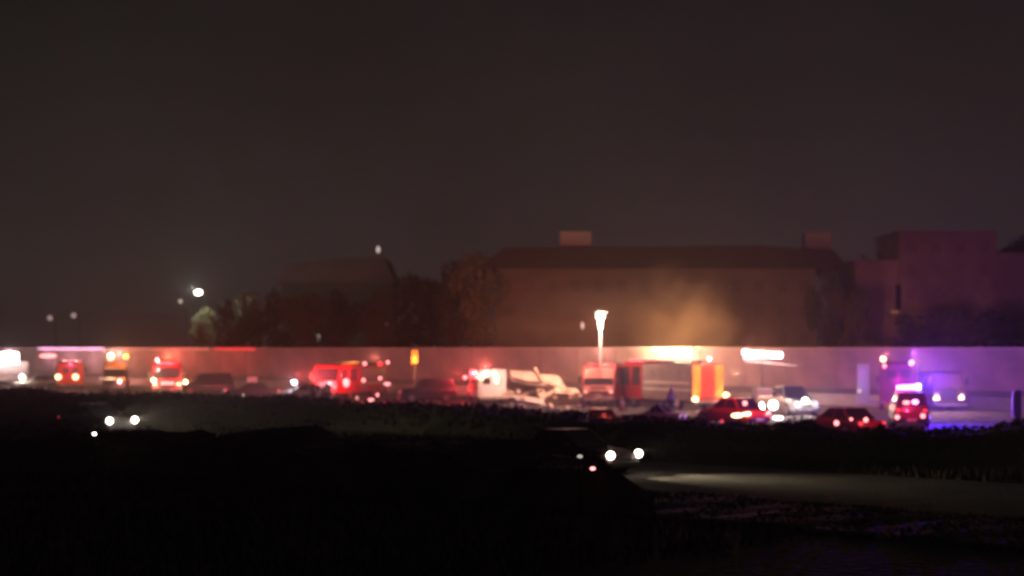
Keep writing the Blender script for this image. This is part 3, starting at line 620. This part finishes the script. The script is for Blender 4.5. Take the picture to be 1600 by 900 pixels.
MB().box(X(1390, D)-ox, X(1402, D)-ox, -.75, -.61, Z(489, D), Z(486, D)).go('lit_window', glow('yellow_window', (1, .6, .15), .12), bA)
D = 236; ox = X(1025, D)
bB = building('long low building with a wide dark roof behind the tall light mast', (ox, D, 0), 0, [(X(775, D)-ox, X(1275, D)-ox, 0, 20, Z(418, D))], 'long_building', M_FAC, wmat=WDIM)
MB().prism([(X(745, D)-ox, Z(420, D)), (X(1325, D)-ox, Z(420, D)), (X(1300, D)-ox, Z(392, D)), (X(1180, D)-ox, Z(384, D)), (X(790, D)-ox, Z(388, D))], -1.2, 21).go('roof', M_ROOF, bB)
for a, b_, c, d in ((875, 925, 385, 360), (1262, 1303, 392, 362)):
    MB().box(X(a, D)-ox, X(b_, D)-ox, 2, 5, Z(c, D)-1, Z(d, D)).go('rooftop_unit', mat('pale_unit', (.22, .20, .20), .6), bB)
D = 330; ox = X(525, D)
bC = building('low grey-roofed building among the dark trees over the patrol car', (ox, D, 0), 0, [(X(440, D)-ox, X(612, D)-ox, 0, 18, Z(440, D))], 'low_building', M_FAC, wins=True, wmat=WDIM)
MB().prism([(X(432, D)-ox, Z(441, D)), (X(618, D)-ox, Z(441, D)), (X(600, D)-ox, Z(402, D)), (X(520, D)-ox, Z(405, D)), (X(448, D)-ox, Z(412, D))], -1, 19).go('roof', M_ROOFG, bC)

# ------------------------------------------------------------------ trees
def leaf_mesh(blobs, n, size, m, name='crown'):
    rs = np.random.RandomState(len(blobs)*13+n % 97)
    vol = np.array([b[3]**2 for b in blobs]); pick = rs.choice(len(blobs), n, p=vol/vol.sum())
    B = np.array(blobs)[pick]; d = rs.normal(size=(n, 3)); d /= np.linalg.norm(d, axis=1)[:, None]
    r = B[:, 3:4]*(rs.uniform(.35, 1.08, (n, 1))**.5); c = B[:, :3]+d*r*[1, 1, .8]
    a = rs.normal(size=(n, 3)); a /= np.linalg.norm(a, axis=1)[:, None]; bb = np.cross(a, rs.normal(size=(n, 3))); bb /= np.linalg.norm(bb, axis=1)[:, None]
    s_ = size*rs.uniform(.6, 1.4, (n, 1))
    V = np.stack([c+a*s_, c+bb*s_*.6, c-a*s_, c-bb*s_*.6], 1).reshape(-1, 3)
    me = bpy.data.meshes.new(name); me.from_pydata(V.tolist(), [], np.arange(4*n).reshape(-1, 4).tolist()); me.materials.append(m); me.update(); return me
protos = []
for k in range(4):
    rr = random.Random(k+3); bl = []; limbs = []
    for i in range(13):
        a = rr.uniform(0, 6.28); q = rr.uniform(0, .42)*(1 if i > 2 else .3); z = rr.uniform(.16, .86)
        bl.append((math.cos(a)*q, math.sin(a)*q, z, rr.uniform(.1, .2))); limbs.append(bl[-1][:3])
    me = leaf_mesh(bl, 3600, .022, (M_LEAF, M_LEAF2)[k % 2])
    tb = MB(); tb.tube((0, 0, 0), (0.01, 0, .45), .03, .018); 
    for p in limbs[:8]: tb.tube((0.005, 0, rr.uniform(.22, .42)), p, .012, .004, 5)
    tm = bpy.data.meshes.new('trunk'); tm.from_pydata(tb.v, [], tb.f); tm.materials.append(M_BARK); protos.append((me, tm))
def tree(px, top, D, wpx, k, label, group='dark trees behind the sound wall'):
    H = Z(top, D); Wd = wpx*D/FPX
    t = thing('tree', label, 'tree', (X(px, D), D, 0), random.uniform(0, 6), group); t.scale = (Wd/1.05, Wd/1.05, H)
    for nm, me in zip(('crown', 'trunk'), protos[k % 4]):
        o = bpy.data.objects.new(nm, me); COL.objects.link(o); o.parent = t
    return t
tl = [(352, 462, 285, 90), (395, 446, 290, 100), (430, 452, 280, 90), (478, 446, 275, 100), (530, 448, 280, 110), (585, 446, 275, 100), (632, 425, 280, 100), (672, 415, 285, 100),
      (705, 402, 230, 110), (745, 384, 226, 130), (1345, 400, 300, 80), (1580, 350, 300, 100)]
names = ['just right of the bright white street lamp', 'rounded, a little taller than its left neighbour', 'between the lamp-side trees and the grey roof', 'under the left end of the grey roof', 'under the middle of the grey roof',
         'under the right end of the grey roof', 'right of the grey-roofed building', 'left of the taller trees by the long building', 'second tallest, left of the long building', 'tallest, against the left end of the long building',
         'in the gap between the long and the stepped building', 'behind the top of the stepped building at the edge']
for i, ((px, top, D, w_), nm) in enumerate(zip(tl, names)): tree(px, top, D, w_, i, 'dark tree '+nm)
tree(1300, 412, 228, 80, 2, 'dark tree in front of the right end of the long building'); tree(1330, 440, 226, 70, 3, 'dark tree just left of the stepped building, in the gap')
tree(318, 474, 296, 88, 1, 'greyish tree lit from above by the bright white street lamp')
light(None, at(300, 452, 290), (.85, .95, .75), 6000)
for i, (px, top, D, w_) in enumerate([(1420, 487, 215, 130), (1490, 478, 212, 150), (1560, 482, 214, 150), (1368, 520, 212, 80), (1640, 480, 214, 140)]):
    tree(px, top, D, w_, i, 'dark low tree in front of the stepped building, '+['below its left joint', 'below the tall block', 'below the right wing', 'small, left of the others', 'farthest right, at the edge'][i])

# ------------------------------------------------------------------ brush between the highway and the lower road
PROF = [(-200, 606), (0, 607), (60, 606), (100, 614), (300, 614), (380, 619), (450, 617), (500, 622), (560, 629), (600, 628), (640, 629), (700, 632), (780, 634), (810, 638), (850, 643), (905, 643), (925, 652), (945, 652), (975, 651), (1000, 650), (1040, 657),
        (1090, 652), (1120, 664), (1180, 664), (1215, 663), (1240, 656), (1270, 660), (1290, 680), (1350, 672), (1380, 664), (1450, 672), (1500, 670), (1550, 666), (1590, 655), (1900, 650)]
PX = np.array([p[0] for p in PROF], float); PY = np.array([p[1] for p in PROF], float)
def brush(name, label, p0, p1, t0, t1, n, size, hfun, m, seed):
    rs = np.random.RandomState(seed)
    t = rs.uniform(t0, t1, n); p = rs.uniform(p0, p1, n)
    x = W0.x+U.x*t+NR.x*p; y = W0.y+U.y*t+NR.y*p
    H = hfun(t, p, x, y); z = H*np.sqrt(rs.uniform(0, 1, n))
    c = np.stack([x, y, z], 1); a = rs.normal(size=(n, 3)); a /= np.linalg.norm(a, axis=1)[:, None]; b = np.cross(a, rs.normal(size=(n, 3))); b /= np.linalg.norm(b, axis=1)[:, None]
    s_ = size*rs.uniform(.5, 1.5, (n, 1))
    V = np.stack([c+a*s_, c+b*s_*.5, c-a*s_, c-b*s_*.5], 1).reshape(-1, 3); F = np.arange(4*n).reshape(-1, 4)
    # dense inner mound
    nt_, npp = int((t1-t0)/1.0), 8
    T, Pp = np.meshgrid(np.linspace(t0, t1, nt_), np.linspace(p0, p1, npp), indexing='ij')
    xx = W0.x+U.x*T+NR.x*Pp; yy = W0.y+U.y*T+NR.y*Pp; hh = hfun(T, Pp, xx, yy)*.86
    hh[:, 0] = -.05; hh[:, -1] = -.05
    V2 = np.stack([xx, yy, hh], -1).reshape(-1, 3); k0 = len(V)
    F2 = [(k0+i*npp+j, k0+(i+1)*npp+j, k0+(i+1)*npp+j+1, k0+i*npp+j+1) for i in range(nt_-1) for j in range(npp-1)]
    me = bpy.data.meshes.new(name); me.from_pydata(V.tolist()+V2.tolist(), [], F.tolist()+F2); me.materials.append(m); me.update()
    o = bpy.data.objects.new(name, me); COL.objects.link(o); tag(o, label, 'brush', kind='stuff'); return o
def h_far(t, p, x, y):
    px = 800+x/y*FPX; yy = np.interp(px, PX, PY)
    top = EYE-(yy-HOR)*(y-1)/FPX
    q = np.clip((p-87)/9, 0, 1); lump = .12*np.sin(t*1.1)+.1*np.sin(t*2.7+p)+.06*np.sin(t*5.3+2*p)
    return np.clip((top+lump*.6)*(1-.15*np.abs(q-.35)), .15, 3)
brush('dark_brush', 'low dark brush along the near edge of the highway hiding the vehicles lower halves', 87, 97, -60, 240, 90000, .11, h_far, M_BRUSH, 4)
def h_near(t, p, x, y):
    px = 800+x/y*FPX; k = np.clip((px-938)/30, 0, 1); tall = .95+.2*np.sin(t*.7)+.12*np.sin(t*1.9+p*.5); low = .10+.04*np.sin(t*1.3)+.03*np.sin(t*2.9+p)
    tall = tall*(1+.4*np.clip((px-250)/100, 0, 1))
    return tall*(1-k)+low*k
brush('verge_brush', 'black low brush on the near verge of the lower road', 111.6, 118, -60, 150, 80000, .055, h_near, M_BRUSH, 5)
# dry grass on the banks
def grass(name, label, p0, p1, t0, t1, n, hgt, seed):
    rs = np.random.RandomState(seed); t = rs.uniform(t0, t1, n); p = rs.uniform(p0, p1, n)
    x = W0.x+U.x*t+NR.x*p; y = W0.y+U.y*t+NR.y*p; a = rs.uniform(0, 6.28, n); h = hgt*rs.uniform(.5, 1.4, n); w_ = .03
    b0 = np.stack([x-np.cos(a)*w_, y-np.sin(a)*w_, x*0], 1); b1 = np.stack([x+np.cos(a)*w_, y+np.sin(a)*w_, x*0], 1)
    tp = np.stack([x+rs.normal(0, .08, n), y+rs.normal(0, .08, n), h], 1)
    V = np.stack([b0, b1, tp], 1).reshape(-1, 3)
    me = bpy.data.meshes.new(name); me.from_pydata(V.tolist(), [], np.arange(3*n).reshape(-1, 3).tolist()); me.materials.append(mat('dry_grass', (.07, .058, .035), .9, nscale=.4, var=.4)); me.update()
    o = bpy.data.objects.new(name, me); COL.objects.link(o); tag(o, label, 'grass', kind='stuff')
grass('bank_grass', 'dry grass on the bank above the lower road', 97, 101.3, -40, 200, 60000, .28, 8)
grass('field_grass', 'black grass field filling the foreground', 118, 150, -40, 110, 90000, .3, 9)

# ------------------------------------------------------------------ smoke lit orange behind the wall
def volume_box(name, dims, loc, nodefn):
    me = MB().box(*dims); m = bpy.data.materials.new(name+'_air'); m.use_nodes = True; t = m.node_tree; t.nodes.clear()
    out = t.nodes.new('ShaderNodeOutputMaterial'); v = t.nodes.new('ShaderNodeVolumePrincipled'); t.links.new(v.outputs[0], out.inputs['Volume']); nodefn(t, v)
    return me.go(name, m, loc=loc)
def haze_nodes(t, v): v.inputs['Density'].default_value = .0005; v.inputs['Color'].default_value = (.85, .8, .8, 1); v.inputs['Anisotropy'].default_value = .3
hz = volume_box('haze', (-1600, 1600, -80, 2300, -1, 42), (0, 0, 0), haze_nodes); hz['kind'] = 'stuff'; tag(hz, 'thin night haze over the whole highway', 'haze', kind='stuff')
SM = at(1062, 500, 205)
sb = MB().ball((0, 0, 0), 1, 1, 1, 16, 10)
sm_ = bpy.data.materials.new('smoke_air'); sm_.use_nodes = True; t_ = sm_.node_tree; t_.nodes.clear()
out = t_.nodes.new('ShaderNodeOutputMaterial'); v = t_.nodes.new('ShaderNodeVolumePrincipled'); t_.links.new(v.outputs[0], out.inputs['Volume'])
g = t_.nodes.new('ShaderNodeTexCoord'); ln = t_.nodes.new('ShaderNodeVectorMath'); ln.operation = 'LENGTH'; t_.links.new(g.outputs['Object'], ln.inputs[0])
fo = t_.nodes.new('ShaderNodeMapRange'); fo.inputs['From Min'].default_value = .15; fo.inputs['From Max'].default_value = .98; fo.inputs['To Min'].default_value = 1; fo.inputs['To Max'].default_value = 0
t_.links.new(ln.outputs['Value'], fo.inputs[0])
no = t_.nodes.new('ShaderNodeTexNoise'); no.inputs['Scale'].default_value = 1.8; no.inputs['Detail'].default_value = 4; t_.links.new(g.outputs['Object'], no.inputs['Vector'])
n3 = t_.nodes.new('ShaderNodeMapRange'); n3.inputs['From Min'].default_value = .38; n3.inputs['From Max'].default_value = .68; t_.links.new(no.outputs[0], n3.inputs[0])
mu = t_.nodes.new('ShaderNodeMath'); mu.operation = 'MULTIPLY'; t_.links.new(fo.outputs[0], mu.inputs[0]); t_.links.new(n3.outputs[0], mu.inputs[1])
mu2 = t_.nodes.new('ShaderNodeMath'); mu2.operation = 'MULTIPLY'; mu2.inputs[1].default_value = .16; t_.links.new(mu.outputs[0], mu2.inputs[0]); t_.links.new(mu2.outputs[0], v.inputs['Density'])
v.inputs['Color'].default_value = (.8, .7, .6, 1)
sk = sb.go('smoke', sm_, loc=SM); sk.scale = (8.5, 6, 8); sk.rotation_euler = (0, math.radians(18), 0); tag(sk, 'orange lit smoke rising behind the wall above the silver-sided engine', 'smoke', kind='stuff')
# unseen fire added behind the wall to light the smoke orange
fl = thing('added_fire', 'unseen fire added behind the wall to light the smoke', 'added_fire', (at(1084, 540, 200).x, 200, 0))
for i in range(5): MB().ball((random.uniform(-.6, .6), random.uniform(-.4, .4), .5), .25, .25, .6).go('added_flame', glow('added_flame', (1, .35, .06), 6), fl, smooth=True)
light(fl, (0, 0, 2.6), (1, .45, .18), 9000)

# ------------------------------------------------------------------ the emergency lamps' beams on the sound wall
def wall_pt(px, z):
    k = (px-800)/FPX; tt = (W0.x-k*W0.y)/(k*U.y-U.x); q = hw(tt, 0); return Vector((q.x, q.y, z))
for (spx, spy, D, px, col, E, ang) in (
        (12, 552, 176, 60, (1, .48, .55), 2.4, 24), (185, 552, 160, 190, (1, .32, .26), 3.6, 22), (262, 556, 152, 285, (1, .15, .07), 3.2, 22), (272, 553, 150, 400, (1, .15, .10), 1.6, 22),
        (585, 558, 141, 600, (1, .22, .15), 1.3, 26), (760, 572, 126, 720, (1, .14, .11), 2.6, 30), (930, 500, 127, 850, (1, .20, .15), 4.0, 30), (938, 540, 127, 985, (1, .38, .26), 5.0, 32),
        (1110, 552, 123, 1120, (1, .24, .17), 2.8, 30), (1191, 545, 124, 1250, (1, .26, .22), 3.1, 34), (1385, 553, 121, 1385, (1, .22, .36), 2.4, 26), (1424, 553, 121, 1510, (.50, .10, .95), 3.6, 34),
        (1424, 550, 121, 1600, (.55, .12, .9), 2.8, 34)):
    a = at(spx, spy, D); b_ = wall_pt(px, 2.5); d = (b_-a)
    light(None, a, col, .34*E*4*math.pi*d.length**2, d, ang, 1.0)

lb_ = at(1405, 603, 90.6); lb2 = at(1440, 600, 90.6)
light(None, lb_, (1, .05, .45), 26000, at(1390, 598, 112)-lb_, 20, 1.0); light(None, lb2, (.30, .07, 1), 22000, at(1456, 580, 112)-lb2, 20, 1.0)
light(None, at(1424, 560, 110.5), (1, .45, .45), 4500, gd(1520, 105)-at(1424, 560, 110.5), 95, .8)
light(None, at(1108, 556, 110), (1, .5, .35), 500)

# even low mist added over the lanes to give the lamps halos
mm = bpy.data.materials.new('mist_air'); mm.use_nodes = True; t_ = mm.node_tree; t_.nodes.clear()  # air of the added mist boxes
out = t_.nodes.new('ShaderNodeOutputMaterial'); v = t_.nodes.new('ShaderNodeVolumePrincipled'); t_.links.new(v.outputs[0], out.inputs['Volume'])
v.inputs['Density'].default_value = .0045; v.inputs['Color'].default_value = (.85, .8, .8, 1)
b = MB(); c4 = [hw(-60, 25), hw(230, 25), hw(230, 100), hw(-60, 100)]
b.add([(q.x, q.y, z) for z in (-.5, 4.2) for q in c4], [(3, 2, 1, 0), (4, 5, 6, 7), (1, 5, 4, 0), (2, 6, 5, 1), (3, 7, 6, 2), (0, 4, 7, 3)])
tag(b.go('mist', mm), 'low mist added over the highway vehicles to give the lamps halos', 'mist', kind='stuff')

sk2 = sb.go('smoke', sm_, loc=at(930, 505, 212)); sk2.scale = (20, 6, 7); tag(sk2, 'wide thin smoke drifting left of the added fire in front of the long building', 'smoke', kind='stuff')

b = MB(); c4 = [hw(-7, 100.2), hw(70, 100.2), hw(70, 118), hw(-7, 118)]  # second mist box, added so the headlights glow on the lower road
b.add([(q.x, q.y, z) for z in (-.5, 3.2) for q in c4], [(3, 2, 1, 0), (4, 5, 6, 7), (1, 5, 4, 0), (2, 6, 5, 1), (3, 7, 6, 2), (0, 4, 7, 3)])
mm2 = mm.copy()
for n_ in mm2.node_tree.nodes:
    if n_.type == 'PRINCIPLED_VOLUME': n_.inputs['Density'].default_value = .004
tag(b.go('mist', mm2), 'thin mist added over the lower road to spread the headlight glow', 'mist', kind='stuff')
